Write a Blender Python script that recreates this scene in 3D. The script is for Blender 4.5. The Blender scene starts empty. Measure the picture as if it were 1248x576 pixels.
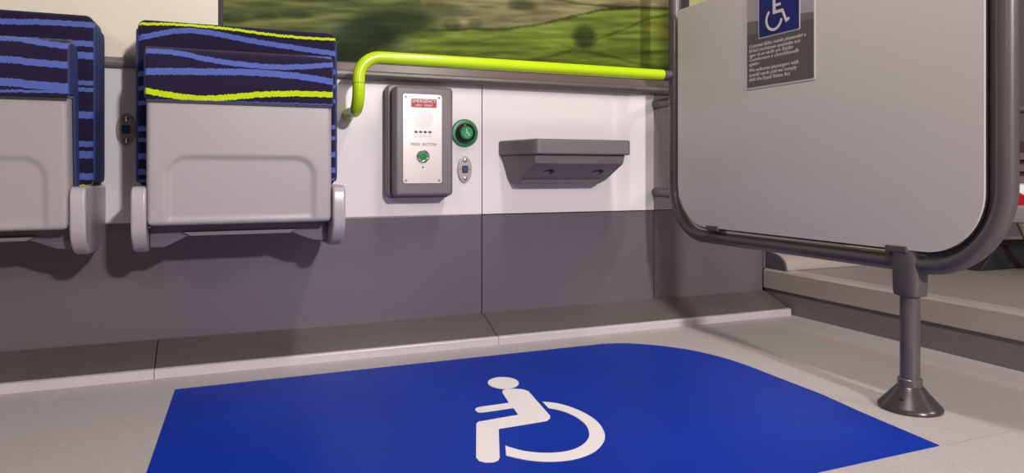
import bpy, bmesh, math, random
from mathutils import Vector, Matrix
random.seed(7)
C = bpy.context.scene.collection
SC = bpy.context.scene

# ------------------------------------------------------------------ camera
YAW = math.atan((624.0 - 258.0) / 875.0)
cam_d = bpy.data.cameras.new('camera')
cam = bpy.data.objects.new('camera', cam_d); C.objects.link(cam)
cam.location = (0, 0, 0.5)
cam.rotation_euler = (math.radians(90), 0, -YAW)
cam_d.sensor_width = 36.0
cam_d.lens = 36.0 * 875.0 / 1248.0
cam_d.shift_y = -79.0 / 1248.0
cam_d.clip_start = 0.02
SC.camera = cam

# ------------------------------------------------------------------ view, world, lights
SC.view_settings.view_transform = 'Standard'
SC.view_settings.look = 'None'
SC.view_settings.exposure = 0.0
SC.view_settings.gamma = 1.0
SC.view_settings.use_curve_mapping = False
w = bpy.data.worlds.new('world'); SC.world = w; w.use_nodes = True
w.node_tree.nodes['Background'].inputs[0].default_value = (0.8, 0.85, 1, 1)
w.node_tree.nodes['Background'].inputs[1].default_value = 0.2


def area(name, loc, target, sx, sy, power, col=(1, .95, .9)):
    l = bpy.data.lights.new(name, 'AREA'); l.shape = 'RECTANGLE'; l.size = sx; l.size_y = sy
    l.energy = power; l.color = col
    o = bpy.data.objects.new(name, l); C.objects.link(o); o.location = loc
    o.rotation_euler = (Vector(target) - Vector(loc)).to_track_quat('-Z', 'Y').to_euler()
    return o


area('key_lamp', (1.05, -2.6, 1.86), (0.6, 2.07, 0.3), .17, .12, 135, (1, .93, .92))
area('left_lamp', (-1.9, -1.6, 1.95), (0.3, 2.07, 0.2), .5, .3, 18, (1, .93, .93))
area('right_lamp', (3.3, -1.2, 1.95), (1.9, 1.4, 0.1), .3, .2, 24, (1, .88, .80))
area('ceiling_strip_lamp', (0.92, 0.95, 2.08), (0.92, 0.95, 0), .16, .6, 21, (1, .92, .87))
area('ceiling_strip_lamp', (2.9, 1.1, 2.08), (2.9, 1.1, 0), .5, .16, 4, (1, .86, .78))


# ------------------------------------------------------------------ materials
def lin(c):
    def f(v):
        v /= 255.0
        return v / 12.92 if v <= .04045 else ((v + .055) / 1.055) ** 2.4
    return (f(c[0]), f(c[1]), f(c[2]), 1)


def mat(name, col, rough=.5, metal=0.0, emit=None, spec=.5, bump=None, fleck=None, coat=0.0, var=None):
    m = bpy.data.materials.new(name); m.use_nodes = True
    nt = m.node_tree; b = nt.nodes['Principled BSDF']
    b.inputs['Base Color'].default_value = lin(col)
    b.inputs['Roughness'].default_value = rough
    b.inputs['Metallic'].default_value = metal
    b.inputs['Specular IOR Level'].default_value = spec
    b.inputs['Coat Weight'].default_value = coat
    tc = nt.nodes.new('ShaderNodeTexCoord')
    if emit:
        b.inputs['Emission Color'].default_value = lin(emit[0]); b.inputs['Emission Strength'].default_value = emit[1]
    if bump:
        n = nt.nodes.new('ShaderNodeTexNoise'); n.inputs['Scale'].default_value = bump[0]; n.inputs['Detail'].default_value = 3
        nt.links.new(tc.outputs['Object'], n.inputs['Vector'])
        bp = nt.nodes.new('ShaderNodeBump'); bp.inputs['Strength'].default_value = bump[1]; bp.inputs['Distance'].default_value = .001
        nt.links.new(n.outputs['Fac'], bp.inputs['Height']); nt.links.new(bp.outputs['Normal'], b.inputs['Normal'])
    src = None
    if var:                                    # broad soft mottling: wear
        n = nt.nodes.new('ShaderNodeTexNoise'); n.inputs['Scale'].default_value = var[0]; n.inputs['Detail'].default_value = 5
        mp = nt.nodes.new('ShaderNodeMapping'); mp.inputs['Scale'].default_value = var[2]
        nt.links.new(tc.outputs['Object'], mp.inputs['Vector']); nt.links.new(mp.outputs['Vector'], n.inputs['Vector'])
        r = nt.nodes.new('ShaderNodeValToRGB'); r.color_ramp.elements[0].position = .35; r.color_ramp.elements[1].position = .7
        r.color_ramp.elements[0].color = lin(col); r.color_ramp.elements[1].color = lin(var[1])
        nt.links.new(n.outputs['Fac'], r.inputs['Fac']); src = r.outputs['Color']
    if fleck:                                  # list of (scale, threshold, colour)
        for sc, th, fc in fleck:
            v = nt.nodes.new('ShaderNodeTexVoronoi'); v.inputs['Scale'].default_value = sc
            nt.links.new(tc.outputs['Object'], v.inputs['Vector'])
            lt = nt.nodes.new('ShaderNodeMath'); lt.operation = 'LESS_THAN'; lt.inputs[1].default_value = th
            nt.links.new(v.outputs['Distance'], lt.inputs[0])
            sep = nt.nodes.new('ShaderNodeSeparateColor'); nt.links.new(v.outputs['Color'], sep.inputs[0])
            ml = nt.nodes.new('ShaderNodeMath'); ml.operation = 'MULTIPLY'
            nt.links.new(lt.outputs[0], ml.inputs[0]); nt.links.new(sep.outputs[0], ml.inputs[1])
            mx = nt.nodes.new('ShaderNodeMix'); mx.data_type = 'RGBA'
            nt.links.new(ml.outputs[0], mx.inputs[0])
            if src: nt.links.new(src, mx.inputs[6])
            else: mx.inputs[6].default_value = lin(col)
            mx.inputs[7].default_value = lin(fc); src = mx.outputs[2]
    if src: nt.links.new(src, b.inputs['Base Color'])
    return m


M = {}
M['floor'] = mat('pale_vinyl', (176, 169, 168), .42, bump=(300, .1), fleck=[(190, .26, (206, 199, 192)), (150, .22, (156, 148, 147))])
M['floor_up'] = mat('grey_vinyl', (132, 124, 120), .42, bump=(300, .15), fleck=[(180, .25, (158, 150, 144))])
M['riser'] = mat('dark_speckled_vinyl', (108, 101, 102), .5, bump=(300, .15), fleck=[(170, .26, (134, 124, 116))])
M['lining'] = mat('white_laminate', (219, 212, 214), .34)
M['cream'] = mat('cream_laminate', (214, 204, 186), .45)
M['dark_lining'] = mat('grey_laminate', (97, 91, 98), .30)
M['pillar'] = mat('grey_pillar', (150, 144, 148), .3)
M['gap'] = mat('gap_dark', (34, 32, 34), .7)
M['steel'] = mat('brushed_steel', (128, 123, 121), .48, .3, bump=(60, .05))
M['sill'] = mat('brown_sill', (98, 84, 78), .35)
M['alu'] = mat('pale_aluminium', (196, 189, 191), .4, .15)
M['duct'] = mat('duct_cover', (112, 105, 101), .36, .35, bump=(40, .03))
M['nose'] = mat('step_nosing', (172, 162, 154), .38, .25)
M['gasket'] = mat('black_rubber', (26, 26, 28), .6)
M['tube'] = mat('grey_painted_tube', (86, 81, 82), .36, .15, coat=.15)
M['panel'] = mat('light_grey_panel', (200, 194, 190), .38)
M['channel'] = mat('dark_channel', (58, 57, 58), .45)
M['lime'] = mat('lime_paint', (186, 222, 4), .22, coat=.4)
M['collar'] = mat('grey_collar', (84, 80, 82), .4)
M['plastic'] = mat('grey_shell_plastic', (156, 149, 151), .38, bump=(500, .04))
M['arm'] = mat('grey_arm_plastic', (166, 159, 163), .30)
M['bracket'] = mat('hinge_metal', (92, 90, 98), .4, .3)
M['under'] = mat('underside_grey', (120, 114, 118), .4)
M['blue_cloth'] = mat('blue_piping', (30, 52, 108), .8, bump=(900, .3))
M['help'] = mat('help_point_plastic', (108, 101, 104), .36, bump=(600, .08))
M['help_plate'] = mat('help_point_steel', (214, 206, 204), .30, .5, bump=(200, .02))
M['red'] = mat('sign_red', (168, 8, 32), .4)
M['white'] = mat('print_white', (235, 232, 232), .5)
M['print_grey'] = mat('print_grey', (120, 112, 112), .5)
M['print_dark'] = mat('print_dark', (50, 46, 48), .5)
M['led_green'] = mat('green_lens', (20, 140, 58), .15, emit=((40, 230, 90), .02))
M['green'] = mat('green_plastic', (10, 118, 62), .35, emit=((0, 120, 60), .06))
M['green2'] = mat('green_cap', (16, 136, 76), .3, emit=((0, 140, 70), .08))
M['dark_ring'] = mat('dark_ring', (46, 38, 40), .22, .2)
M['chrome'] = mat('chrome', (205, 198, 196), .18, .9)
M['oval'] = mat('oval_steel', (176, 166, 164), .32, .5)
M['oval_old'] = mat('dull_oval_steel', (160, 146, 136), .45, .15)
M['socket'] = mat('socket_blue', (22, 44, 84), .35)
M['socket_in'] = mat('socket_inner', (40, 66, 112), .35)
M['table'] = mat('table_plastic', (106, 100, 103), .40, bump=(700, .08))
M['hole'] = mat('hole_dark', (30, 28, 31), .8)
M['hole_lip'] = mat('recess_pale', (120, 115, 118), .5)
M['blue'] = mat('blue_floor_vinyl', (0, 43, 152), .42, spec=.12, bump=(200, .1), var=(5, (0, 49, 162), (1, 1, 1)))
M['symbol'] = mat('symbol_white', (232, 228, 226), .45)
M['note_grey'] = mat('notice_dark', (88, 83, 86), .4)
M['note_top'] = mat('notice_light', (158, 150, 158), .4)
M['note_blue'] = mat('notice_blue', (24, 30, 104), .35)
M['note_mid'] = mat('notice_mid', (108, 102, 104), .4)
M['note_white'] = mat('notice_edge', (206, 198, 198), .4)
M['ceiling'] = mat('ceiling_grey', (150, 146, 142), .6)
M['far_dark'] = mat('far_seat_dark', (58, 44, 52), .7)
M['far_mid'] = mat('far_seat_mid', (100, 86, 90), .6)


def fabric(name, stripes):
    m = bpy.data.materials.new(name); m.use_nodes = True
    nt = m.node_tree; N = nt.nodes; L = nt.links
    b = N['Principled BSDF']; b.inputs['Roughness'].default_value = .92; b.inputs['Specular IOR Level'].default_value = .15
    b.inputs['Sheen Weight'].default_value = .15
    tc = N.new('ShaderNodeTexCoord'); sp = N.new('ShaderNodeSeparateXYZ'); L.new(tc.outputs['Object'], sp.inputs[0])
    # woven stitch: x and z snap to the knit so the stripe edges step
    def mth(op, a, bb=None, c=None):
        n = N.new('ShaderNodeMath'); n.operation = op
        for i, v in enumerate((a, bb, c)):
            if v is None: continue
            if isinstance(v, (int, float)): n.inputs[i].default_value = v
            else: L.new(v, n.inputs[i])
        return n.outputs[0]
    xs = mth('SNAP', sp.outputs[0], .0035)
    wn = N.new('ShaderNodeTexWhiteNoise'); wn.noise_dimensions = '1D'; L.new(xs, wn.inputs['W'])
    jit = mth('MULTIPLY', mth('SUBTRACT', wn.outputs['Value'], .5), .0022)
    z = mth('ADD', sp.outputs[2], jit)
    fx = mth('MULTIPLY_ADD', xs, 2.0, .5)           # -.25...25 -> 0..1
    nz = N.new('ShaderNodeTexNoise'); nz.inputs['Scale'].default_value = 300; L.new(tc.outputs['Object'], nz.inputs['Vector'])
    base = N.new('ShaderNodeMix'); base.data_type = 'RGBA'; L.new(nz.outputs['Fac'], base.inputs[0])
    base.inputs[6].default_value = lin((20, 16, 40)); base.inputs[7].default_value = lin((38, 30, 58))
    src = base.outputs[2]
    for kind, pts, th in stripes:
        fc = N.new('ShaderNodeFloatCurve'); cu = fc.mapping.curves[0]
        P = sorted(((x * 2 + .5), (zz - th / 2 - .4) * 2) for x, zz in pts)
        while len(cu.points) < len(P): cu.points.new(.5, .5)
        for q, (px_, pz_) in zip(cu.points, P): q.location = (px_, pz_)
        fc.mapping.extend = 'HORIZONTAL'; fc.mapping.update()
        L.new(fx, fc.inputs['Value'])
        zc = mth('MULTIPLY_ADD', fc.outputs[0], .5, .4)
        d = mth('ABSOLUTE', mth('SUBTRACT', z, zc))
        k = mth('LESS_THAN', d, th / 2)
        if pts[0][0] > -.05:                        # a stripe that starts part way across and tapers in
            k = mth('MULTIPLY', k, mth('GREATER_THAN', sp.outputs[0], pts[0][0]))
        if pts[-1][0] < .17:
            k = mth('MULTIPLY', k, mth('LESS_THAN', sp.outputs[0], pts[-1][0]))
        mx = N.new('ShaderNodeMix'); mx.data_type = 'RGBA'; L.new(k, mx.inputs[0]); L.new(src, mx.inputs[6])
        mx.inputs[7].default_value = lin((80, 96, 166) if kind == 'B' else (182, 206, 10)); src = mx.outputs[2]
    L.new(src, b.inputs['Base Color'])
    bp = N.new('ShaderNodeBump'); bp.inputs['Strength'].default_value = .35; bp.inputs['Distance'].default_value = .001
    L.new(nz.outputs['Fac'], bp.inputs['Height']); L.new(bp.outputs['Normal'], b.inputs['Normal'])
    return m


# ------------------------------------------------------------------ mesh helpers
def tag(o, label=None, cat=None, group=None, kind=None):
    if label: o['label'] = label
    if cat: o['category'] = cat
    if group: o['group'] = group
    if kind: o['kind'] = kind
    return o


def thing(name, label, cat, loc=(0, 0, 0), group=None):
    o = bpy.data.objects.new(name, None); C.objects.link(o); o.location = loc; o.empty_display_size = .05
    return tag(o, label, cat, group)


def obj(name, bm, m, parent=None, bevel=0, seg=3, sharp=35, sub=0):
    me = bpy.data.meshes.new(name)
    bmesh.ops.recalc_face_normals(bm, faces=bm.faces)
    bm.to_mesh(me); bm.free()
    for mm in (m if isinstance(m, (list, tuple)) else [m]): me.materials.append(mm)
    o = bpy.data.objects.new(name, me); C.objects.link(o)
    if parent:
        o.parent = parent
        pl = Vector(parent.location)
        if parent.parent: pl = pl + Vector(parent.parent.location)
        o.location = -pl if parent.type == 'EMPTY' and not parent.get('local') else Vector((0, 0, 0))
    me.shade_smooth(); me.set_sharp_from_angle(angle=math.radians(sharp))
    if bevel:
        b = o.modifiers.new('bevel', 'BEVEL'); b.width = bevel; b.segments = seg; b.limit_method = 'ANGLE'
        b.angle_limit = math.radians(30); b.harden_normals = True
    return o


def struct(name, bm, m, parent=None, **k):
    o = obj(name, bm, m, parent, **k)
    if not parent: o['kind'] = 'structure'
    return o


def B(): return bmesh.new()


def box(bm, x0, x1, y0, y1, z0, z1):
    v = [bm.verts.new((x, y, z)) for x in (x0, x1) for y in (y0, y1) for z in (z0, z1)]
    for f in ((0, 1, 3, 2), (4, 6, 7, 5), (0, 4, 5, 1), (2, 3, 7, 6), (0, 2, 6, 4), (1, 5, 7, 3)):
        bm.faces.new([v[i] for i in f])
    return bm


def prism(bm, pts, a, b, axis):
    """pts: 2-D outline; axis 'x': (y,z), 'y': (x,z), 'z': (x,y)"""
    def P(p, t): return {'x': (t, p[0], p[1]), 'y': (p[0], t, p[1]), 'z': (p[0], p[1], t)}[axis]
    A = [bm.verts.new(P(p, a)) for p in pts]; Bv = [bm.verts.new(P(p, b)) for p in pts]
    bm.faces.new(A); bm.faces.new(Bv[::-1])
    n = len(pts)
    for i in range(n):
        bm.faces.new((A[i], A[(i + 1) % n], Bv[(i + 1) % n], Bv[i]))
    return bm


def rrect(x0, x1, z0, z1, r, n=8, rs=None):
    rs = rs or (r, r, r, r)                      # order: (x0,z0) (x1,z0) (x1,z1) (x0,z1)
    out = []
    for (cx, cz, a0), rr in zip(((x0, z0, 180), (x1, z0, 270), (x1, z1, 0), (x0, z1, 90)), rs):
        sx = 1 if cx == x0 else -1; sz = 1 if cz == z0 else -1
        ox, oz = cx + sx * rr, cz + sz * rr
        for i in range(n + 1):
            a = math.radians(a0 + 90 * i / n)
            out.append((ox + rr * math.cos(a), oz + rr * math.sin(a)))
    return out


def tube(bm, path, r, n=20, caps=True):
    P = [Vector(p) for p in path]; rings = []
    up = None
    for i, p in enumerate(P):
        t = ((P[min(i + 1, len(P) - 1)] - p).normalized() + (p - P[max(i - 1, 0)]).normalized()).normalized()
        if up is None:
            up = t.orthogonal().normalized()
        up = (up - t * up.dot(t)).normalized(); s = t.cross(up)
        rr = r[i] if isinstance(r, (list, tuple)) else r
        rings.append([bm.verts.new(p + (up * math.cos(2 * math.pi * k / n) + s * math.sin(2 * math.pi * k / n)) * rr) for k in range(n)])
    for a, b in zip(rings, rings[1:]):
        for k in range(n): bm.faces.new((a[k], a[(k + 1) % n], b[(k + 1) % n], b[k]))
    if caps: bm.faces.new(rings[0][::-1]); bm.faces.new(rings[-1])
    return bm


def corner(path, radii, n=10):
    """polyline with its inner corners rounded"""
    P = [Vector(p) for p in path]; out = [P[0]]
    for i in range(1, len(P) - 1):
        a = (P[i - 1] - P[i]).normalized(); b = (P[i + 1] - P[i]).normalized(); r = radii[i - 1]
        s, e = P[i] + a * r, P[i] + b * r; c = P[i] + a * r + b * r
        for k in range(n + 1):
            t = math.pi / 2 * k / n
            out.append(c - b * r * math.cos(t) - a * r * math.sin(t))
    out.append(P[-1]); return out


def disc(bm, c, axis, prof, n=32):
    """lathe profile [(radius, offset)] about an axis direction from c"""
    ax = Vector(axis).normalized(); u = ax.orthogonal().normalized(); v = ax.cross(u); c = Vector(c); rings = []
    for r, h in prof:
        rings.append([bm.verts.new(c + ax * h + (u * math.cos(2 * math.pi * k / n) + v * math.sin(2 * math.pi * k / n)) * r) for k in range(n)])
    for a, b in zip(rings, rings[1:]):
        for k in range(n): bm.faces.new((a[k], a[(k + 1) % n], b[(k + 1) % n], b[k]))
    bm.faces.new(rings[0][::-1]); bm.faces.new(rings[-1])
    return bm


def lettering(name, text, size, m, parent, origin, facing='y', align='CENTER', depth=.0004, sx=1.0, shear=0, bold=0.0, spacing=1.0, line=1.0):
    cu = bpy.data.curves.new(name, 'FONT'); cu.body = text; cu.size = size; cu.align_x = align
    cu.extrude = depth; cu.shear = shear; cu.offset = bold; cu.space_character = spacing; cu.space_line = line; cu.resolution_u = 3
    t = bpy.data.objects.new(name + '_src', cu); C.objects.link(t)
    me = bpy.data.meshes.new_from_object(t.evaluated_get(bpy.context.evaluated_depsgraph_get()))
    bpy.data.objects.remove(t)
    if facing == 'y': R = Matrix(((1, 0, 0), (0, 0, -1), (0, 1, 0))).to_4x4()
    else: R = Matrix(((0, 0, -1), (-1, 0, 0), (0, 1, 0))).to_4x4()
    me.transform(Matrix.Translation(Vector(origin)) @ R @ Matrix.Diagonal((sx, 1, 1, 1)))
    me.materials.clear(); me.materials.append(m); me.name = name
    o = bpy.data.objects.new(name, me); C.objects.link(o)
    if parent:
        o.parent = parent
        pl = Vector(parent.location)
        if parent.parent: pl = pl + Vector(parent.parent.location)
        if parent.type == 'EMPTY': o.location = -pl
    return o


def smooth_loop(P, n=4):
    out = []; m = len(P)
    for i in range(m):
        p0, p1, p2, p3 = (Vector(P[(i + k - 1) % m]) for k in range(4))
        for k in range(n):
            t = k / n
            out.append(tuple(.5 * ((2 * p1) + (p2 - p0) * t + (2 * p0 - 5 * p1 + 4 * p2 - p3) * t * t + (3 * p1 - p0 - 3 * p2 + p3) * t ** 3)))
    return out


# ------------------------------------------------------------------ the setting
WY = 2.071            # face of the lining
SX = 1.863            # face of the step
X0, X1, Y0, ZC = -3.0, 6.0, -3.2, 2.15
struct('floor', box(B(), X0, SX + .02, Y0, WY + .1, -.06, 0), M['floor'])
struct('floor', box(B(), SX + .05, X1, Y0, WY + .1, -.06, .148), M['floor_up'])
struct('ceiling', box(B(), X0, X1, Y0, WY + .1, ZC, ZC + .05), M['ceiling'])
struct('wall_left', box(B(), X0 - .05, X0, Y0, WY + .1, 0, ZC), M['pillar'])
struct('wall_right', box(B(), X1, X1 + .05, Y0, WY + .1, 0, ZC), M['far_mid'])
struct('wall_front', box(B(), X0, X1, Y0 - .05, Y0, 0, ZC), M['far_mid'])
# body of the far wall behind its linings, with the window opening
bm = B()
box(bm, X0, X1, WY + .012, WY + .1, 0, .80)
box(bm, X0, .018, WY + .012, WY + .1, .80, ZC)
box(bm, .018, X1, WY + .012, WY + .1, 1.55, ZC)
box(bm, 1.500, 1.531, WY + .012, WY + .1, .80, 1.55)
box(bm, 2.9, X1, WY + .012, WY + .1, .80, 1.55)
struct('wall_back', bm, M['gap'])
g = .0012
trim = 0


def trim_piece(bm, m, **k):
    global trim
    trim += 1
    return struct('trim_%d' % trim, bm, m, **k)


# lower grey cladding, upper white lining, cream wall beside the window
for a, b in ((X0, .766), (.766, 1.391), (1.391, SX - .001)):
    trim_piece(box(B(), a + g, b - g, WY, WY + .013, .062, .367), M['dark_lining'], bevel=.001, seg=1)
for a, b in ((X0, .766), (.766, 1.391)):
    trim_piece(box(B(), a + g, b - g, WY - .001, WY + .013, .3695, .764), M['lining'], bevel=.001, seg=1)
trim_piece(box(B(), 1.391 + g, 1.49, WY + .003, WY + .013, .3695, .764), M['pillar'])
trim_piece(box(B(), 1.49, 2.3, WY + .0, WY + .013, .3695, .764), M['lining'])
trim_piece(box(B(), 2.3, X1, WY + .0, WY + .013, .3675, .764), M['far_mid'])
trim_piece(box(B(), 1.24, SX, .9045, .9060, -.001, .0004), mat('joint_grey', (150, 143, 141), .5))      # floor sheet joint
trim_piece(box(B(), SX, X1, WY, WY + .013, .148, .367), M['dark_lining'])
trim_piece(box(B(), X0, .016, WY - .001, WY + .013, .791, ZC), M['cream'])
trim_piece(box(B(), 2.91, X1, WY - .001, WY + .013, .791, ZC), M['far_mid'])
trim_piece(box(B(), X0, .766, WY + .004, WY + .013, .3668, .3698), M['oval'])      # joint strip
# steel rail capping the lining
bm = B(); prism(bm, [(WY + .01, .7635), (WY - .012, .7635), (WY - .020, .767), (WY - .024, .776), (WY - .020, .785), (WY - .012, .789), (WY + .01, .789)], X0, X1, 'x')
trim_piece(bm, M['steel'], bevel=.002, seg=2)
trim_piece(prism(B(), [(WY + .012, .789), (WY - .004, .790), (WY + .006, .812), (WY + .05, .814), (WY + .05, .789)], .020, X1, 'x'), M['sill'])
# window: rubber, mullion, glass
win = bpy.data.objects.new('window_1', None); C.objects.link(win); win['kind'] = 'structure'; win.location = (.76, WY, .8)
bm = B()
box(bm, .018, .029, WY - .003, WY + .045, .812, 1.55)
box(bm, 1.497, 1.534, WY - .003, WY + .045, .812, 1.55)
box(bm, .018, 1.534, WY + .02, WY + .045, .808, .818)
obj('window_frame', bm, M['gasket'], win)


def glass_mat():
    m = bpy.data.materials.new('window_glass'); m.use_nodes = True; nt = m.node_tree; nt.nodes.clear()
    o = nt.nodes.new('ShaderNodeOutputMaterial'); t = nt.nodes.new('ShaderNodeBsdfTransparent'); gl = nt.nodes.new('ShaderNodeBsdfGlossy')
    t.inputs[0].default_value = (.97, .98, .97, 1); gl.inputs['Roughness'].default_value = .1
    mx = nt.nodes.new('ShaderNodeMixShader'); fr = nt.nodes.new('ShaderNodeFresnel'); fr.inputs[0].default_value = 1.008
    nt.links.new(fr.outputs[0], mx.inputs[0]); nt.links.new(t.outputs[0], mx.inputs[1]); nt.links.new(gl.outputs[0], mx.inputs[2])
    nt.links.new(mx.outputs[0], o.inputs[0]); return m


M['glass'] = glass_mat()
obj('window_pane', box(B(), .029, 1.497, WY + .024, WY + .029, .816, 1.55), M['glass'], win)
win2 = bpy.data.objects.new('window_2', None); C.objects.link(win2); win2['kind'] = 'structure'; win2.location = (2.2, WY, .8)
obj('window_frame', box(B(), 2.88, 2.91, WY - .003, WY + .045, .812, 1.55), M['gasket'], win2)
obj('window_pane', box(B(), 1.534, 2.88, WY + .024, WY + .029, .816, 1.55), M['glass'], win2)


# the blurred countryside picture mounted behind the glass
def countryside():
    nx, nz = 520, 150
    xa, xb, za, zb = .0, 2.95, .795, 1.56
    Y = WY + .034

    def px(x, z):           # the picture's own artwork coordinates
        d = .3859 * x + .9226 * Y                    # the artwork is drawn with its own slight perspective
        return (624 + 875 * (.9226 * x - .3859 * Y) / d - 270) * 2.2286, (209 - 875 * (z - .5) / d) * 2.2286

    def sm(e0, e1, t):
        t = max(0, min(1, (t - e0) / (e1 - e0))); return t * t * (3 - 2 * t)
    rnd = random.Random(3)
    G = [[[rnd.random() for _ in range(64)] for _ in range(64)] for _ in range(4)]

    def noise(u, v, k=0):
        iu, iv = math.floor(u), math.floor(v); fu, fv = u - iu, v - iv
        fu = fu * fu * (3 - 2 * fu); fv = fv * fv * (3 - 2 * fv); g_ = G[k]
        a = g_[iv % 64][iu % 64]; b = g_[iv % 64][(iu + 1) % 64]; c = g_[(iv + 1) % 64][iu % 64]; d = g_[(iv + 1) % 64][(iu + 1) % 64]
        return (a + (b - a) * fu) * (1 - fv) + (c + (d - c) * fu) * fv

    def poly(P, x):
        if x < P[0][0] or x > P[-1][0]: return None
        for (a, b), (c, d) in zip(P, P[1:]):
            if a <= x <= c: return b + (d - b) * (x - a) / (c - a)

    def mixc(c, d, k): return [c[i] + (d[i] - c[i]) * k for i in range(3)]
    hedges = [([(520, 84), (650, 80), (780, 78), (860, 66), (940, 48), (1030, 25), (1130, 18)], 4, .75), ([(900, -2), (1010, 14), (1120, 18), (1300, 26)], 3, .7),
              ([(820, 168), (900, 150), (960, 134), (1040, 150), (1120, 172), (1248, 196)], 5, .55), ([(1010, 112), (1080, 84), (1160, 50), (1240, 34)], 4, .5),
              ([(520, 150), (640, 120), (760, 100), (880, 106), (960, 134)], 3, .25), ([(1080, 150), (1180, 140), (1260, 128)], 3, .35), ([(330, 110), (420, 96), (520, 84)], 6, .6)]
    blobs = [(985, 100, 34, 34, .8, (40, 62, 22)), (625, 66, 26, 18, .6, (60, 76, 40)), (690, 64, 22, 14, .5, (64, 80, 42)), (815, 14, 44, 16, .7, (62, 74, 44)),
             (470, 60, 130, 36, .95, (50, 66, 32)), (385, 100, 105, 42, .95, (36, 50, 28)), (250, 128, 170, 50, .6, (54, 72, 38)), (200, 40, 50, 16, .7, (58, 76, 40)),
             (120, 44, 36, 14, .6, (60, 78, 42)), (560, 24, 110, 20, .6, (64, 84, 44)), (20, 50, 60, 16, .5, (66, 80, 50)), (340, 150, 90, 26, .8, (38, 54, 28)), (720, 14, 60, 8, .4, (80, 96, 56))]
    bm_ = B(); col = bm_.loops.layers.float_color.new('artwork')
    V = []
    for j in range(nz + 1):
        for i in range(nx + 1):
            V.append(bm_.verts.new((xa + (xb - xa) * i / nx, Y, za + (zb - za) * j / nz)))
    cols = []
    for v in V:
        x, y = px(v.co.x, v.co.z)
        n1 = noise(x / 110 + 3, y / 11, 0); n2 = noise(x / 45, y / 6, 1); n3 = noise(x / 300, y / 40, 2); n4 = noise(x / 70, y / 3.4, 3)
        yj = y + (n2 - .5) * 5
        # pale meadow above the long hedge, vivid field below it
        c = mixc([122, 132, 76], [150, 148, 100], n3)
        if x < 540: c = mixc([92, 112, 62], [126, 140, 80], n1)
        hl = poly(hedges[0][0], x) if x <= 1130 else 18 + (x - 1130) * .05
        if x > 500 and hl is not None and yj > hl:
            c = mixc([112, 138, 52], [96, 118, 34], sm(80, 190, yj))
            c = mixc(c, [136, 156, 60], .5 * sm(700, 1250, x) * (1 - sm(60, 190, yj)))
        if 560 < x < 900 and yj < 78: c = mixc(c, [146, 146, 108], .8 * sm(560, 640, x) * (1 - sm(60, 80, yj)))
        if x > 860 and yj < (hl or 0): c = mixc(c, [152, 150, 112], .8)
        if x <= 500: c = mixc(c, [104, 128, 54], sm(120, 160, yj) * sm(400, 500, x))
        for P, t, k in hedges:
            h = poly(P, x)
            if h is not None: c = mixc(c, [50, 70, 30], k * (1 - sm(t * .3, t * 1.3, abs(yj - h))))
        for bx, by, rx, ry, k, bc in blobs:
            d = math.hypot((x - bx) / rx, (yj - by + (n1 - .5) * 9) / ry)
            if d < 1.25: c = mixc(c, bc, k * (1 - sm(.55, 1.25, d)))
        f = .44 + .36 * n1 + .22 * n2 + .16 * n4
        c = [c[0] * f * 1.04, c[1] * f * .97, c[2] * f * .95]
        if v.co.x > 1.5: c = mixc(c, [176, 180, 132], .8)
        cols.append(lin(c))
    for j in range(nz):
        for i in range(nx):
            ids = (j * (nx + 1) + i, j * (nx + 1) + i + 1, (j + 1) * (nx + 1) + i + 1, (j + 1) * (nx + 1) + i)
            f = bm_.faces.new([V[q] for q in ids])
            for lp, q in zip(f.loops, ids): lp[col] = cols[q]
    # thickness of the board
    box(bm_, xa, xb, Y + .0005, Y + .006, za, zb)
    me = bpy.data.meshes.new('countryside_picture'); bm_.to_mesh(me); bm_.free()
    m = mat('countryside_print', (120, 130, 70), .6, spec=.1); nt = m.node_tree
    at = nt.nodes.new('ShaderNodeAttribute'); at.attribute_name = 'artwork'
    nt.links.new(at.outputs['Color'], nt.nodes['Principled BSDF'].inputs['Base Color'])
    me.materials.append(m)
    o = bpy.data.objects.new('countryside_picture', me); C.objects.link(o)
    tag(o, 'blurred picture of green fields and hedges behind the window glass', 'picture')


countryside()

# duct cover along the foot of the wall
for a, b in ((X0, -.128), (-.128, .766), (.766, SX - .002)):
    t = thing('duct_cover', {X0: 'grey sloped duct cover length at the foot of the wall, under the cropped left seat',
                             -.128: 'middle length of the grey sloped duct cover, below the emergency help point',
                             .766: 'right length of the grey sloped duct cover, ending at the step'}[a], 'skirting cover', ((a + b) / 2, 1.93, 0), 'duct covers along the wall')
    obj('cover', prism(B(), [(WY, .0), (WY, .0665), (2.055, .066), (1.940, .0225), (1.936, .0), ], a + .0008, b - .0008, 'x'), M['duct'], t, bevel=.002, seg=2)
    obj('edging', prism(B(), [(1.9395, .0), (1.9395, .0235), (1.932, .0215), (1.930, .019), (1.930, .0)], a + .0008, b - .0008, 'x'), M['alu'], t)
# step up to the raised floor
trim_piece(box(B(), SX + .006, SX + .05, Y0, WY, 0, .085), M['riser'])
bm = B(); prism(bm, [(0, .078), (0, .140), (.006, .147), (.040, .1495), (.052, .1485), (.052, .078)], Y0, WY - .002, 'y')
for v in bm.verts: v.co.x += SX
trim_piece(bm, M['nose'])
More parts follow.
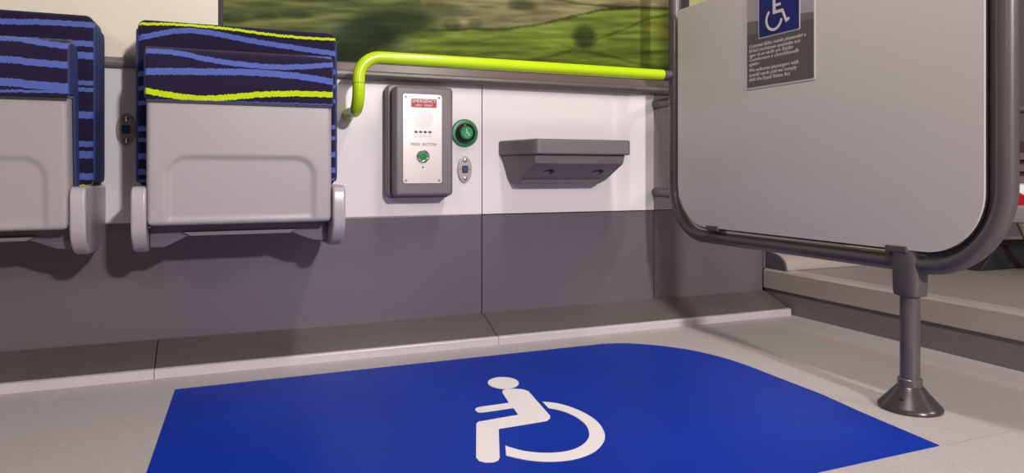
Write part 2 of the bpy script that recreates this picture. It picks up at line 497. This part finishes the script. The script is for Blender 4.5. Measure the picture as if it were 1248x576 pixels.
# duct cover of the raised part
t = thing('duct_cover', 'pale rounded duct cover on the raised floor beyond the partition rail', 'skirting cover', (3, 1.97, .149), 'duct covers along the wall')
prof = [(WY, .1495), (WY, .213), (2.055, .212)] + [(2.055 - .085 * math.sin(k / 8 * math.pi / 2) , .166 + .046 * math.cos(k / 8 * math.pi / 2) - .004) for k in range(1, 9)] + [(1.968, .158), (1.968, .1495)]
obj('cover', prism(B(), prof, 1.880, X1, 'x'), M['nose'], t)
obj('end_cap', prism(B(), [(y + (.002 if y < 2 else 0), z - .001 if z > .15 else z) for y, z in prof], 1.874, 1.880, 'x'), M['bracket'], t)

# ------------------------------------------------------------------ blue wheelchair space marking
fm = thing('floor_marking', 'large royal blue wheelchair space marking on the pale floor', 'floor marking', (.6, 1.35, 0))
top = [(-.0774, 1.8175), (1.00, 1.8195), (1.0477, 1.8185), (1.0850, 1.8110), (1.1163, 1.7967), (1.1500, 1.7720), (1.1793, 1.7437), (1.2060, 1.7120), (1.2294, 1.6762), (1.2470, 1.6360),
       (1.2603, 1.59), (1.2690, 1.545), (1.2727, 1.49), (1.2720, 1.44), (1.2694, 1.3968), (1.263, 1.2216), (1.2440, 1.0896), (1.225, .9075), (-.120, .893)]
obj('blue_sheet', prism(B(), top, 0, .0012, 'z'), M['blue'], fm)
body = [(0.6049, 1.5035), (0.6126, 1.519), (0.6228, 1.5241), (0.6424, 1.5191), (0.6571, 1.5082), (0.6635, 1.4899), (0.6377, 1.3229), (0.6312, 1.3094), (0.6187, 1.2988), (0.5136, 1.2947), (0.4637, 1.1644), (0.4569, 1.1536), (0.4468, 1.1489), (0.4321, 1.1541), (0.4252, 1.1642), (0.4257, 1.1803), (0.4835, 1.3386), (0.4905, 1.3464), (0.58, 1.3533), (0.5873, 1.3973), (0.5183, 1.3958), (0.509, 1.3997), (0.5079, 1.4132), (0.5132, 1.4256), (0.5222, 1.4299), (0.5916, 1.4312)]
outer = [(0.6613, 1.4106), (0.6836, 1.3913), (0.7001, 1.3596), (0.7104, 1.3142), (0.7105, 1.2616), (0.6986, 1.2139), (0.6817, 1.1771), (0.6604, 1.1496), (0.6313, 1.1244), (0.5981, 1.11), (0.5662, 1.107), (0.5363, 1.1141), (0.513, 1.1274), (0.4948, 1.1441), (0.4773, 1.168)]
inner = [(0.4928, 1.2097), (0.5077, 1.1828), (0.523, 1.1659), (0.5434, 1.1526), (0.5699, 1.1443), (0.5979, 1.1461), (0.6248, 1.1595), (0.6477, 1.1808), (0.6641, 1.2061), (0.6775, 1.2399), (0.6829, 1.2755), (0.6809, 1.3137), (0.6706, 1.3465), (0.6551, 1.3676)]


def open_smooth(P, n=4):
    Q = [P[0]] + P + [P[-1]]; out = []
    for i in range(1, len(Q) - 2):
        p0, p1, p2, p3 = (Vector(Q[i + k - 1]) for k in range(4))
        for k in range(n):
            t = k / n
            out.append(tuple(.5 * ((2 * p1) + (p2 - p0) * t + (2 * p0 - 5 * p1 + 4 * p2 - p3) * t * t + (3 * p1 - p0 - 3 * p2 + p3) * t ** 3)))
    out.append(tuple(P[-1])); return out


bm = B()
prism(bm, body, .0010, .0020, 'z')
ho, hi = open_smooth(outer), open_smooth(inner)
# ring as a strip of quads: outer and inner run in opposite directions
def resample(P, n):
    L = [0]
    for a, b in zip(P, P[1:]): L.append(L[-1] + math.dist(a, b))
    out = []
    for i in range(n + 1):
        s = L[-1] * i / n; k = max(j for j in range(len(L)) if L[j] <= s + 1e-9); k = min(k, len(P) - 2)
        t = (s - L[k]) / (L[k + 1] - L[k]); out.append((P[k][0] + (P[k + 1][0] - P[k][0]) * t, P[k][1] + (P[k + 1][1] - P[k][1]) * t))
    return out


ro, ri = resample(ho, 60), resample(hi[::-1], 60)
vo = [bm.verts.new((x, y, .0020)) for x, y in ro]; vi = [bm.verts.new((x, y, .0020)) for x, y in ri]
vo2 = [bm.verts.new((x, y, .0010)) for x, y in ro]; vi2 = [bm.verts.new((x, y, .0010)) for x, y in ri]
for i in range(60):
    bm.faces.new((vo[i], vo[i + 1], vi[i + 1], vi[i])); bm.faces.new((vo2[i], vo2[i + 1], vi2[i + 1], vi2[i]))
    bm.faces.new((vo[i], vo[i + 1], vo2[i + 1], vo2[i])); bm.faces.new((vi[i], vi[i + 1], vi2[i + 1], vi2[i]))
# head: an ellipse a little wider than deep, as printed
hx, hy = .6355, 1.5725
e1 = Vector((.033, -.0163)); e2 = Vector((.0175, .0433))
prism(bm, [(hx + e1.x * math.cos(a) + e2.x * math.sin(a), hy + e1.y * math.cos(a) + e2.y * math.sin(a)) for a in [2 * math.pi * k / 40 for k in range(40)]], .0010, .0020, 'z')
s = obj('wheelchair_symbol', bm, M['symbol'], fm); s['label'] = 'white wheelchair user symbol'

# ------------------------------------------------------------------ folding seats
F_RB = [('Y', [(-0.223, 0.8481), (-0.14, 0.8528), (-0.046, 0.8515), (0.053, 0.8448), (0.129, 0.8419), (0.227, 0.8436)], 0.0065),
        ('B', [(-0.227, 0.8175), (-0.185, 0.8306), (-0.126, 0.8427), (-0.069, 0.8409), (0.003, 0.8306), (0.103, 0.8202), (0.227, 0.8095)], 0.0129),
        ('B', [(-0.228, 0.7332), (0.228, 0.762)], 0.0115), ('B', [(-0.228, 0.6988), (0.228, 0.724)], 0.0096), ('B', [(-0.228, 0.6644), (0.228, 0.6859)], 0.0096),
        ('B', [(-0.228, 0.6051), (0.228, 0.6204)], 0.0115), ('B', [(-0.228, 0.5784), (0.228, 0.5909)], 0.0096), ('B', [(-0.228, 0.5421), (0.228, 0.5507)], 0.0134),
        ('B', [(-0.228, 0.5057), (0.228, 0.5106)], 0.0134), ('B', [(-0.228, 0.4809), (0.228, 0.4831)], 0.0057)]
F_RC = [('B', [(-0.209, 0.7708), (-0.139, 0.7693), (-0.078, 0.7588), (-0.002, 0.7513), (0.092, 0.7508), (0.196, 0.7629)], 0.0121),
        ('B', [(-0.002, 0.7915), (0.045, 0.7887), (0.092, 0.7869), (0.196, 0.7793)], 0.0078),
        ('B', [(-0.211, 0.7259), (-0.092, 0.7316), (0.022, 0.7354), (0.116, 0.7321), (0.198, 0.723)], 0.0149),
        ('Y', [(-0.21, 0.6854), (-0.157, 0.676), (-0.092, 0.6707), (-0.024, 0.6768), (0.045, 0.6857), (0.198, 0.6912)], 0.0131),
        ('B', [(-0.205, 0.659), (0.191, 0.6622)], 0.0037)]
F_LC = [('B', [(-.21, .79), (0.082, 0.7824), (0.121, 0.7807), (0.16, 0.7751), (0.201, 0.7723)], 0.0129), ('B', [(-.21, .73), (0.082, 0.7386), (0.14, 0.7353), (0.197, 0.7331)], 0.0138),
        ('B', [(-.21, .70), (0.082, 0.6948), (0.14, 0.6908), (0.193, 0.6887)], 0.0161), ('B', [(-.21, .668), (0.082, 0.6708), (0.17, 0.673)], 0.0055)]
F_LB = [('B', [(-.22, .84), (0.05, 0.8351), (0.135, 0.8395), (0.228, 0.8404)], 0.0125)] + \
       [('B', [(-.228, z), (.228, z)], t) for z, t in ((.7974, .0129), (.7714, .0155), (.7065, .0103), (.6909, .0093), (.6363, .0155), (.5692, .013), (.5467, .0167), (.4963, .0149))] + [('Y', [(-.228, .470), (.228, .470)], .003)]


def make_seat(cx, label, fb, fc, tilt, lift=0):
    root = thing('folding_seat', label, 'seat', (cx, 0, .33)); root['local'] = 1
    K = []

    def part(name, bm, m, par=None, **k):
        for v in bm.verts: v.co.z -= 0.0
        o = obj(name, bm, m, None, **k); o.parent = par or root
        o.location = (0, 0, -.33) if par is None else (0, 0, 0)
        return o
    # backrest: rounded block, front face striped, sides plain blue
    bm = B()
    ys = [(1.884, .0), (1.878, .004), (1.90, .0)]
    prism(bm, rrect(-.228, .228, .458, .856, .0, rs=(.03, .03, .018, .018)), 1.880, 2.045, 'y')
    for v in bm.verts:
        if v.co.y > 2: v.co.z = v.co.z + (.010 if v.co.z > .7 else 0); v.co.x *= .985
    br = part('backrest', bm, fb, bevel=.012, seg=4)
    # plain blue side cloth with welted edge
    for s in (-1, 1):
        sb = prism(B(), rrect(1.8885, 2.040, .475, .838, .02, n=5), s * .2255, s * .2315, 'x')
        part('side_cloth', sb, M['blue_cloth'], bevel=.002, seg=2)
    # seat pan folded up
    pan = part('seat_pan', prism(B(), rrect(-.186, .186, .40, .76, .02), 1.84, 1.872, 'y'), M['blue_cloth'], bevel=.006)
    pivot = Vector((0, 1.86, .39))
    # shell with an arched recess in its face
    bm = B(); nx, nz = 84, 72; xa, xb, za, zb = -.2005, .1985, .380, .664
    def sdf(x, z):             # rounded arch, open at the bottom
        hw, zt, r = .158, .532, .042; qx = abs(x + .001) - (hw - r); qz = (z - (zt - r))
        if qz < 0: return qx - r
        return math.hypot(max(qx, 0), max(qz, 0)) - r + min(max(qx, qz), 0)
    V = []
    for j in range(nz + 1):
        for i in range(nx + 1):
            u, v = i / nx, j / nz
            x = xa + (xb - xa) * u; z = za + (zb - za) * v
            k = max(0, min(1, (.006 - sdf(x, z)) / .012)); k = k * k * (3 - 2 * k)
            e = max(0, 1 - min(x - xa, xb - x) / .008); e2_ = max(0, 1 - (z - za) / .010)
            dip = .008 * (1 - math.sqrt(max(0, 1 - e * e))) + .009 * (1 - math.sqrt(max(0, 1 - e2_ * e2_)))
            y = 1.760 + .0045 * k * max(0, min(1, (z - .376) / .03 + .2)) + dip
            # rounded lower corners
            cxr = .014; dx = min(x - xa, xb - x); dz = z - za
            if dx < cxr and dz < cxr:
                t = math.hypot(cxr - dx, cxr - dz)
                if t > cxr:
                    f_ = cxr / t; nx_ = cxr - (cxr - dx) * f_; nz_ = cxr - (cxr - dz) * f_
                    x = xa + nx_ if x - xa < xb - x else xb - nx_; z = za + nz_
            V.append(bm.verts.new((x, y, z)))
    for j in range(nz):
        for i in range(nx):
            a = j * (nx + 1) + i; bm.faces.new((V[a], V[a + 1], V[a + nx + 2], V[a + nx + 1]))
    edge = [V[i] for i in range(nx + 1)] + [V[j * (nx + 1) + nx] for j in range(1, nz + 1)] + [V[nz * (nx + 1) + i] for i in range(nx - 1, -1, -1)] + [V[j * (nx + 1)] for j in range(nz - 1, 0, -1)]
    back = [bm.verts.new((v.co.x, 1.818, v.co.z)) for v in edge]
    n = len(edge)
    for i in range(n): bm.faces.new((edge[i], edge[(i + 1) % n], back[(i + 1) % n], back[i]))
    bm.faces.new(back)
    shell = part('shell', bm, M['plastic'], sharp=50)
    # cushion: wraps over the top of the shell
    bm = B()
    prism(bm, [(1.757, .656), (1.7555, .672), (1.7555, .752), (1.760, .768), (1.772, .777), (1.80, .781), (1.85, .779), (1.872, .770), (1.876, .74), (1.874, .42), (1.862, .400), (1.816, .396), (1.816, .655)], -.203, .201, 'x')
    cu = part('cushion', bm, fc, bevel=.006, seg=3)
    for s in (-1, 1):
        cl = prism(B(), [(1.763, .664), (1.7625, .752), (1.768, .764), (1.778, .770), (1.80, .774), (1.85, .772), (1.866, .764), (1.870, .74), (1.868, .42), (1.860, .408), (1.822, .404), (1.822, .664)], s * .198 - .001, s * .2045 - .001, 'x')
        part('cushion_side', cl, M['blue_cloth'], bevel=.002, seg=2)
    sm_ = B(); box(sm_, -.200, .198, 1.7575, 1.7605, .652, .6575)
    part('seam_welt', sm_, M['gasket'])
    if tilt or lift:
        for nme in ('shell', 'cushion', 'cushion_side', 'seam_welt', 'seat_pan'):
            for o in root.children:
                if o.name.split('.')[0] == nme:
                    R = Matrix.Translation(pivot) @ Matrix.Rotation(tilt, 4, 'X') @ Matrix.Translation(-pivot)
                    S = Matrix.Translation((0, 0, lift))
                    o.matrix_local = Matrix.Translation((0, 0, -.33)) @ S @ R
    # arms carrying the hinge
    side = [(1.752, .450), (1.757, .462), (1.770, .4675), (2.069, .4665), (2.069, .345), (1.95, .314), (1.835, .317), (1.805, .323), (1.778, .338), (1.760, .356), (1.752, .374)]
    for s in (-1, 1):
        a0, a1 = (s * .200, s * .2305)
        part('arm', prism(B(), side, a0, a1, 'x'), M['arm'], bevel=.006, seg=4)
    # hinge frame under the folded seat
    bm = B()
    prism(bm, [(-.199, .326), (-.168, .325), (-.115, .352), (.110, .352), (.165, .330), (.199, .328), (.199, .40), (-.199, .40)], 1.836, 1.846, 'y')
    part('hinge_frame', bm, M['bracket'], bevel=.002, seg=2)
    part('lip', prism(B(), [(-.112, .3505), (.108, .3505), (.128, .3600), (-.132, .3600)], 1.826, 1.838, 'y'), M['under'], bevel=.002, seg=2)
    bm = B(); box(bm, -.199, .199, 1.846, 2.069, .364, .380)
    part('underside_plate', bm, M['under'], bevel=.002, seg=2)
    bm = B(); prism(bm, rrect(-.17, .17, .38, .47, .01), 1.888, 2.069, 'y'); part('seat_box', bm, M['bracket'], bevel=.003)
    for sx_ in (-.155, .150):
        part('foot_stop', disc(B(), (sx_, 1.832, .389), (0, 0, -1), [(.010, 0), (.010, .008), (.007, .012)], 16), M['arm'])
    part('pivot_screw', disc(B(), (-.199, 1.82, .375), (1, 0, 0), [(.004, 0), (.004, .003), (.002, .004)], 12), M['chrome'])
    return root


make_seat(.068, 'whole folded tip-up seat with a yellow-green stripe across its striped blue cushion', fabric('striped_moquette_back', F_RB), fabric('striped_moquette_cushion', F_RC), 0)
make_seat(-.477, 'folded tip-up seat cropped by the left picture edge, blue stripes only', fabric('striped_moquette_back_left', F_LB), fabric('striped_moquette_cushion_left', F_LC), math.radians(4.5), .004)

# ------------------------------------------------------------------ lime grab rail
t = thing('grab_rail', 'lime green grab rail bending out of the white wall below the window', 'handrail', (.36, 2.07, .66))
RY = 1.915
path = corner([(.36, 2.0695, .664), (.36, RY, .664), (.36, RY, .8065), (1.318, RY, .8065)], (.058, .058), 14)
obj('rail', tube(B(), path, .0165, 24), M['lime'], t)
obj('joint_ring', tube(B(), [(.36, RY, .7345), (.36, RY, .7355)], .0169, 24), M['gasket'], t)
obj('wall_flange', disc(B(), (.36, 2.0695, .664), (0, -1, 0), [(.0185, 0), (.0185, .0015), (.0158, .0025)], 28), M['lime'], t)
obj('end_collar', tube(B(), [(1.318, RY, .8065), (1.3195, RY, .8065), (1.349, RY, .8065)], [.0160, .0145, .0145], 24), M['collar'], t)

# ------------------------------------------------------------------ emergency help point
t = thing('help_point', 'dark grey emergency help point box with steel face on the white wall', 'intercom', (.55, 2.07, .43))
obj('back_box', prism(B(), rrect(.462, .650, .424, .750, .014), 2.028, 2.0695, 'y'), M['help'], t, bevel=.006, seg=3)
obj('housing', prism(B(), rrect(.473, .6445, .4305, .742, .012), 1.980, 2.030, 'y'), M['help'], t, bevel=.010, seg=4)
FY = 1.9775
pl = obj('face_plate', prism(B(), rrect(.4955, .6095, .4665, .7195, .007), FY, 1.9802, 'y'), M['help_plate'], t, bevel=.0006, seg=1)
sg = obj('red_sign', prism(B(), rrect(.519, .5935, .6815, .7065, .003, n=4), FY - .0008, FY, 'y'), M['red'], t)
lettering('lettering', 'EMERGENCY', .0132, M['white'], sg, (.5565, FY - .0011, .6955), sx=.92)
lettering('lettering', 'HELP  POINT', .0080, M['white'], sg, (.5565, FY - .0011, .6850), sx=1.0, spacing=1.1)
bm = B(); pitch = .0054
for i in range(-5, 6):
    for j in range(-5, 6):
        if math.hypot(i, j) <= 5.1:
            disc(bm, (.5535 + i * pitch, FY + .0003, .6505 + j * pitch), (0, -1, 0), [(.0014, 0), (.0014, .0006)], 8)
gr = obj('speaker_holes', bm, M['gasket'], pl)
bm = B()
for k in range(4):
    x = .533 + k * .0135; box(bm, x - .0048, x + .0048, FY - .0005, FY + .0005, .6095, .6140)
    box(bm, x - .003, x + .002, FY - .0005, FY + .0005, .6140, .6160)
obj('icons', bm, M['print_dark'], pl)
bm = B()
for k in range(4):
    x = .533 + k * .0135
    for q in range(14):
        a = 2 * math.pi * q / 14; disc(bm, (x + .0045 * math.cos(a), FY + .0002, .6015 + .0045 * math.sin(a)), (0, -1, 0), [(.0006, 0), (.0006, .0005)], 6)
    if k in (1, 3): box(bm, x - .0005, x + .0005, FY - .0003, FY + .0005, .5985, .6045)
    else: box(bm, x - .002, x + .002, FY - .0003, FY + .0005, .6005, .6015)
obj('icon_rings', bm, M['print_grey'], pl)
lettering('lettering', 'PRESS  BUTTON', .0118, M['print_grey'], pl, (.5555, FY - .0006, .5735), sx=.86, spacing=1.05)
rg = obj('button_ring', disc(B(), (.553, FY, .5435), (0, -1, 0), [(.0190, 0), (.0185, .004), (.0145, .0055), (.0105, .0030)], 36), M['chrome'], t)
obj('button', disc(B(), (.553, FY - .003, .5435), (0, -1, 0), [(.0108, 0), (.0104, .0008), (.0060, .0012)], 32), M['led_green'], t)
obj('indicator_light', disc(B(), (.553, FY, .5125), (0, -1, 0), [(.0026, 0), (.0020, .0012)], 12), M['socket_in'], t)
for x in (.504, .601):
    for z in (.475, .711):
        o = obj('screw', disc(B(), (x, FY, z), (0, -1, 0), [(.0042, 0), (.0038, .0015), (.0018, .002), (.0016, .0008)], 14), M['oval_old'] if z < .6 else M['chrome'], t)

# ------------------------------------------------------------------ round green call button
t = thing('call_button', 'round green push button in a dark ring beside the help point', 'button', (.709, 2.07, .617))
c = (.709, 2.0695, .617)
obj('green_base', disc(B(), c, (0, -1, 0), [(.0425, 0), (.0425, .003), (.0395, .006), (.030, .007)], 48), M['green'], t)
obj('ring', disc(B(), (c[0], 2.063, c[2]), (0, -1, 0), [(.031, 0), (.0305, .012), (.026, .019), (.0215, .020), (.0205, .015)], 48), M['dark_ring'], t, sharp=60)
cp = obj('cap', disc(B(), (c[0], 2.052, c[2]), (0, -1, 0), [(.0205, 0), (.0200, .006), (.0180, .008)], 40), M['green2'], t)
bm = B()                                     # small pale wheelchair mark
y_ = 2.0436
disc(bm, (.7075, y_, .6265), (0, -1, 0), [(.0022, 0), (.0022, .0008)], 10)
prism(bm, [(.7062, .6235), (.7090, .6235), (.7090, .6175), (.7135, .6175), (.7155, .6115), (.7185, .6115), (.7185, .6095), (.7140, .6095), (.7120, .6150), (.7062, .6150)], y_ - .0008, y_, 'y')
for q in range(9):
    a = math.radians(110 + q * 26); disc(bm, (.7085 + .0062 * math.cos(a), y_, .6125 + .0062 * math.sin(a)), (0, -1, 0), [(.0009, 0), (.0009, .0008)], 6)
obj('wheelchair_symbol', bm, M['note_white'], cp)


# ------------------------------------------------------------------ oval sockets
def socket(x, z, label, m):
    t = thing('wall_socket', label, 'socket', (x, 2.07, z))
    bm = B(); prism(bm, [(x + .0225 * math.cos(2 * math.pi * k / 40), z + .0400 * math.sin(2 * math.pi * k / 40)) for k in range(40)], 2.064, 2.0695, 'y')
    obj('plate', bm, m, t, bevel=.0015, seg=2)
    so = obj('port', prism(B(), rrect(x - .0095, x + .0095, z - .011, z + .011, .003, n=3), 2.0615, 2.065, 'y'), M['socket'], t, bevel=.0008, seg=1)
    obj('port_tongue', prism(B(), rrect(x - .0055, x + .0055, z - .004, z + .007, .0015, n=3), 2.060, 2.0615, 'y'), M['socket_in'], so)
    for s in (-1, 1): obj('mark', disc(B(), (x + s * .0145, 2.0642, z), (0, -1, 0), [(.0018, 0), (.0018, .0006)], 8), M['socket'], t)
    for s in (-1, 1):
        obj('screw', disc(B(), (x, 2.064, z + s * .0275), (0, -1, 0), [(.0068, 0), (.0062, .0022), (.0030, .0038)], 18), M['chrome'], t)


socket(.709, .507, 'oval steel wall socket with blue port under the round green button', M['oval'])
socket(-.201, .607, 'dull oval wall socket between the two folded seats', M['oval_old'])

# ------------------------------------------------------------------ small fixed table
t = thing('wall_table', 'dark grey moulded wall table with two round recesses underneath', 'table', (1.02, 2.07, .5))
slab = [(.820, 2.0695), (.856, 1.888), (.866, 1.876), (1.172, 1.876), (1.182, 1.888), (1.212, 2.0695)]
obj('tabletop', prism(B(), slab, .5500, .5955, 'z'), M['table'], t, bevel=.006, seg=3)
# tapering body: three outlines lofted from top to bottom
def loft(bm, levels):
    R = [[bm.verts.new((x, y, z)) for x, y in P] for P, z in levels]
    for a, b in zip(R, R[1:]):
        n_ = len(a)
        for k in range(n_): bm.faces.new((a[k], a[(k + 1) % n_], b[(k + 1) % n_], b[k]))
    bm.faces.new(R[0]); bm.faces.new(R[-1][::-1]); return bm


L0 = ([(.828, 2.0695), (.864, 1.893), (1.168, 1.893), (1.203, 2.0695)], .5505)
L1 = ([(.836, 2.0695), (.868, 1.897), (1.163, 1.897), (1.198, 2.0695)], .5230)
L2 = ([(.850, 2.0695), (.864, 2.003), (1.168, 2.003), (1.185, 2.0695)], .4760)
L3 = ([(.858, 2.0695), (.870, 2.009), (1.145, 2.009), (1.160, 2.0695)], .4620)
obj('body', loft(B(), [L0, L1, L2, L3]), M['table'], t, bevel=.004, seg=2)
nrm = Vector((0, -(.5230 - .4760), -(2.003 - 1.897))).normalized()
for x in (.935, 1.105):
    p = Vector((x, 1.950, .523 - (1.950 - 1.897) / (2.003 - 1.897) * .047))
    h = obj('recess', disc(B(), p + nrm * .0005, nrm, [(.0175, 0), (.0175, .0006)], 28), M['hole'], t)
    obj('recess_lip', disc(B(), p + nrm * .0010 + Vector((-.0060, .0070, -.0031)), nrm, [(.0125, 0), (.0125, .0004)], 24), M['hole_lip'], h)

# ------------------------------------------------------------------ partition screen
PX, PXF = 1.365, 1.343
t = thing('partition_screen', 'light grey partition panel in a dark tubular frame on the right', 'partition', (PX, 1.08, 0))
YL, YR, ZB = 1.915, .877, .307
path = corner([(PX, YL, 2.149), (PX, YL, ZB), (PX, YR, ZB), (PX, YR, 2.149)], (.150, .165), 16)
obj('frame_tube', tube(B(), path, .0195, 28), M['tube'], t)
outl = rrect(.905, 1.868, .336, 1.003, .1, n=14, rs=(.125, .135, .010, .010))
obj('panel', prism(B(), outl, PXF, PXF + .006, 'x'), M['panel'], t)
outg = rrect(.9015, 1.872, .3315, 1.004, .1, n=14, rs=(.128, .138, .010, .010))
obj('rubber_edge', prism(B(), outg, PXF + .006, PXF + .011, 'x'), M['gasket'], t)
obj('edge_channel', prism(B(), rrect(.886, .960, .322, 2.149, .01, n=12, rs=(.145, .0, .0, .0))[:13] + [(1.031, .322), (1.031, .331), (.998, .345), (.950, .372), (.915, .430), (.9025, .47), (.9025, 2.149), (.886, 2.149)], 1.3545, 1.359, 'x'), M['channel'], t)
for z in (.729, .430):
    obj('wall_bracket', tube(B(), [(1.398, 2.0735, z), (1.380, 1.915, z)], .0165, 20), M['tube'], t)
obj('joint_ring', tube(B(), [(PX, YL, .715), (PX, YL, .7165)], .0199, 28), M['gasket'], t)
# clips over the panel's lower edge
for y in (1.700, 1.092):
    bm = B(); w_ = .026
    prism(bm, [(PXF - .005, .343), (PXF - .005, .330), (PX, .318), (PX + .008, .330), (PXF + .012, .343)], y - w_, y + w_, 'y')
    obj('clip', bm, M['tube'], t, bevel=.002, seg=2)
# leg: clamp, post, flared foot
LY = 1.078
lg = obj('leg', tube(B(), [(PX, LY, .03), (PX, LY, .29)], .0195, 28), M['tube'], t)
bm = B()
for z, hw, hy_ in ((.342, .026, .031), (.30, .026, .031), (.275, .026, .030), (.255, .0235, .026), (.240, .0215, .0235)):
    pass
R = []
for z, rx, ry in ((.336, .0235, .031), (.325, .0255, .032), (.285, .0255, .032), (.258, .0250, .0315), (.244, .0245, .0305), (.238, .0235, .0290)):
    ring = []
    for k in range(28):
        a = 2 * math.pi * k / 28; e = .62
        ring.append(bm.verts.new((PX + rx * math.copysign(abs(math.cos(a)) ** e, math.cos(a)), LY + ry * math.copysign(abs(math.sin(a)) ** e, math.sin(a)), z)))
    R.append(ring)
for a, b in zip(R, R[1:]):
    for k in range(28): bm.faces.new((a[k], a[(k + 1) % 28], b[(k + 1) % 28], b[k]))
bm.faces.new(R[0]); bm.faces.new(R[-1][::-1])
obj('clamp', bm, M['tube'], t, bevel=.002, seg=2)
ft = obj('foot', disc(B(), (PX, LY, 0), (0, 0, 1), [(.0620, 0), (.0630, .003), (.0625, .006), (.0580, .011), (.0440, .026), (.0320, .040), (.0270, .046), (.0250, .048)], 40), M['bracket_dark'] if 'bracket_dark' in M else mat('foot_metal', (84, 79, 79), .26, .6), t)
obj('foot_collar', disc(B(), (PX, LY, .046), (0, 0, 1), [(.0240, 0), (.0240, .016), (.0220, .018)], 32), M['tube'], t)
obj('foot_screw', disc(B(), (PX - .040, LY - .014, .028), (-.7, -.25, .7), [(.004, 0), (.004, .002), (.002, .003)], 12), M['gasket'], t)

# ------------------------------------------------------------------ notice on the partition
t = thing('notice', 'grey notice with blue wheelchair sign and small white text on the partition panel', 'notice', (PXF, 1.435, .72))
NX = PXF - .0002
obj('edge', prism(B(), rrect(1.3145, 1.5565, .7225, 1.06, .004), NX - .0010, NX, 'x'), M['note_white'], t)
obj('dark_field', box(B(), NX - .0014, NX - .0010, 1.3185, 1.5525, .7265, .871), M['note_grey'], t)
obj('band', prism(B(), [(1.3185, .8712), (1.5525, .8712), (1.5525, .905), (1.3185, .887)], NX - .0014, NX - .0010, 'x'), M['note_mid'], t)
obj('pale_field', prism(B(), [(1.3185, .887), (1.5525, .905), (1.5525, 1.056), (1.3185, 1.056)], NX - .0014, NX - .0010, 'x'), M['note_top'], t)
obj('sign_border', prism(B(), rrect(1.3615, 1.5080, .8515, 1.003, .004), NX - .0020, NX - .0014, 'x'), M['note_white'], t)
sq = obj('blue_sign', prism(B(), rrect(1.3645, 1.5050, .8545, 1.000, .003), NX - .0026, NX - .0020, 'x'), M['note_blue'], t)
# wheelchair symbol: traced in the sign's own plane, a to the right, b up
def sp_(a, b): return (1.4385 - a, .906 + b)
bm = B()
def ring_(bm, ca, cb, r0, r1, a0, a1, n=40):
    A = []
    for i in range(n + 1):
        an = math.radians(a0 + (a1 - a0) * i / n)
        A.append([bm.verts.new((xx, *sp_(ca + r * math.cos(an), cb + r * math.sin(an)))) for r in (r0, r1) for xx in (NX - .0031, NX - .0026)])
    for p, q in zip(A, A[1:]):
        bm.faces.new((p[0], p[2], q[2], q[0])); bm.faces.new((p[1], p[3], q[3], q[1])); bm.faces.new((p[0], p[1], q[1], q[0])); bm.faces.new((p[2], p[3], q[3], q[2]))
ring_(bm, -.012, -.012, .0235, .0305, 125, 353)
prism(bm, [sp_(*p) for p in [(-.016, .048), (-.008, .048), (-.0065, .026), (.012, .026), (.012, .019), (-.006, .019), (-.0055, .009), (.020, .009), (.033, -.019), (.040, -.016), (.0425, -.0225), (.030, -.0285), (.0155, .001), (-.0155, .001)]], NX - .0031, NX - .0026, 'x')
prism(bm, [sp_(-.012 + .0075 * math.cos(k / 20 * 2 * math.pi), .058 + .0075 * math.sin(k / 20 * 2 * math.pi)) for k in range(20)], NX - .0031, NX - .0026, 'x')
obj('wheelchair_symbol', bm, M['note_white'], sq)
lettering('lettering', 'Cuirimid fáilte roimh phaisinéirí a\nbhfuil riachtanais speisialta acu\nagus tá an tacht um Stádas\nComhionann á chomhlíonadh\nagainn', .0132, M['note_white'], t, (NX - .0016, 1.5450, .8320), facing='x', align='LEFT', shear=.25, depth=.0002, sx=1.13, line=.90)
lettering('lettering', 'We welcome passengers with\nspecial needs and we comply\nwith the Equal Status Act', .0140, M['note_white'], t, (NX - .0016, 1.5450, .7680), facing='x', align='LEFT', depth=.0002, sx=1.05, line=.90)

# ------------------------------------------------------------------ the seat glimpsed at the right edge
t = thing('passenger_seat', 'dark passenger seat on sloping metal legs, glimpsed beyond the partition frame at right', 'seat', (2.75, 1.5, .148))
obj('backrest', prism(B(), rrect(2.50, 2.98, .425, .62, .01), 1.82, 1.88, 'y'), M['far_dark'], t, bevel=.01)
for z in (.455, .50, .545):
    obj('slat', prism(B(), rrect(2.49, 2.99, z, z + .028, .006), 1.80, 1.822, 'y'), M['far_mid'], t, bevel=.004)
obj('seat_shell', prism(B(), rrect(2.50, 2.98, .325, .385, .01), 1.52, 1.86, 'y'), M['plastic'], t, bevel=.01)
for x in (2.56, 2.92):
    obj('leg', tube(B(), [(x, 1.60, .330), (x + .06, 1.60, .24), (x + .17, 1.60, .149)], .014, 14), M['chrome'], t)
obj('foot_box', prism(B(), [(2.50, .149), (2.98, .149), (2.93, .235), (2.60, .235)], 1.70, 1.84, 'y'), M['gasket'], t, bevel=.004)
t = thing('cushion', 'red and white cushion on the dark seat at the right picture edge', 'cushion', (2.72, 1.6, .385))
obj('white_half', prism(B(), [(2.556, .427), (2.60, .412), (2.95, .410), (2.95, .455), (2.550, .455)], 1.598, 1.80, 'y'), M['white'], t, bevel=.003)
obj('red_half', prism(B(), [(2.500, .386), (2.95, .386), (2.95, .409), (2.60, .411), (2.555, .426), (2.549, .456), (2.50, .452)], 1.600, 1.80, 'y'), M['red'], t, bevel=.003)
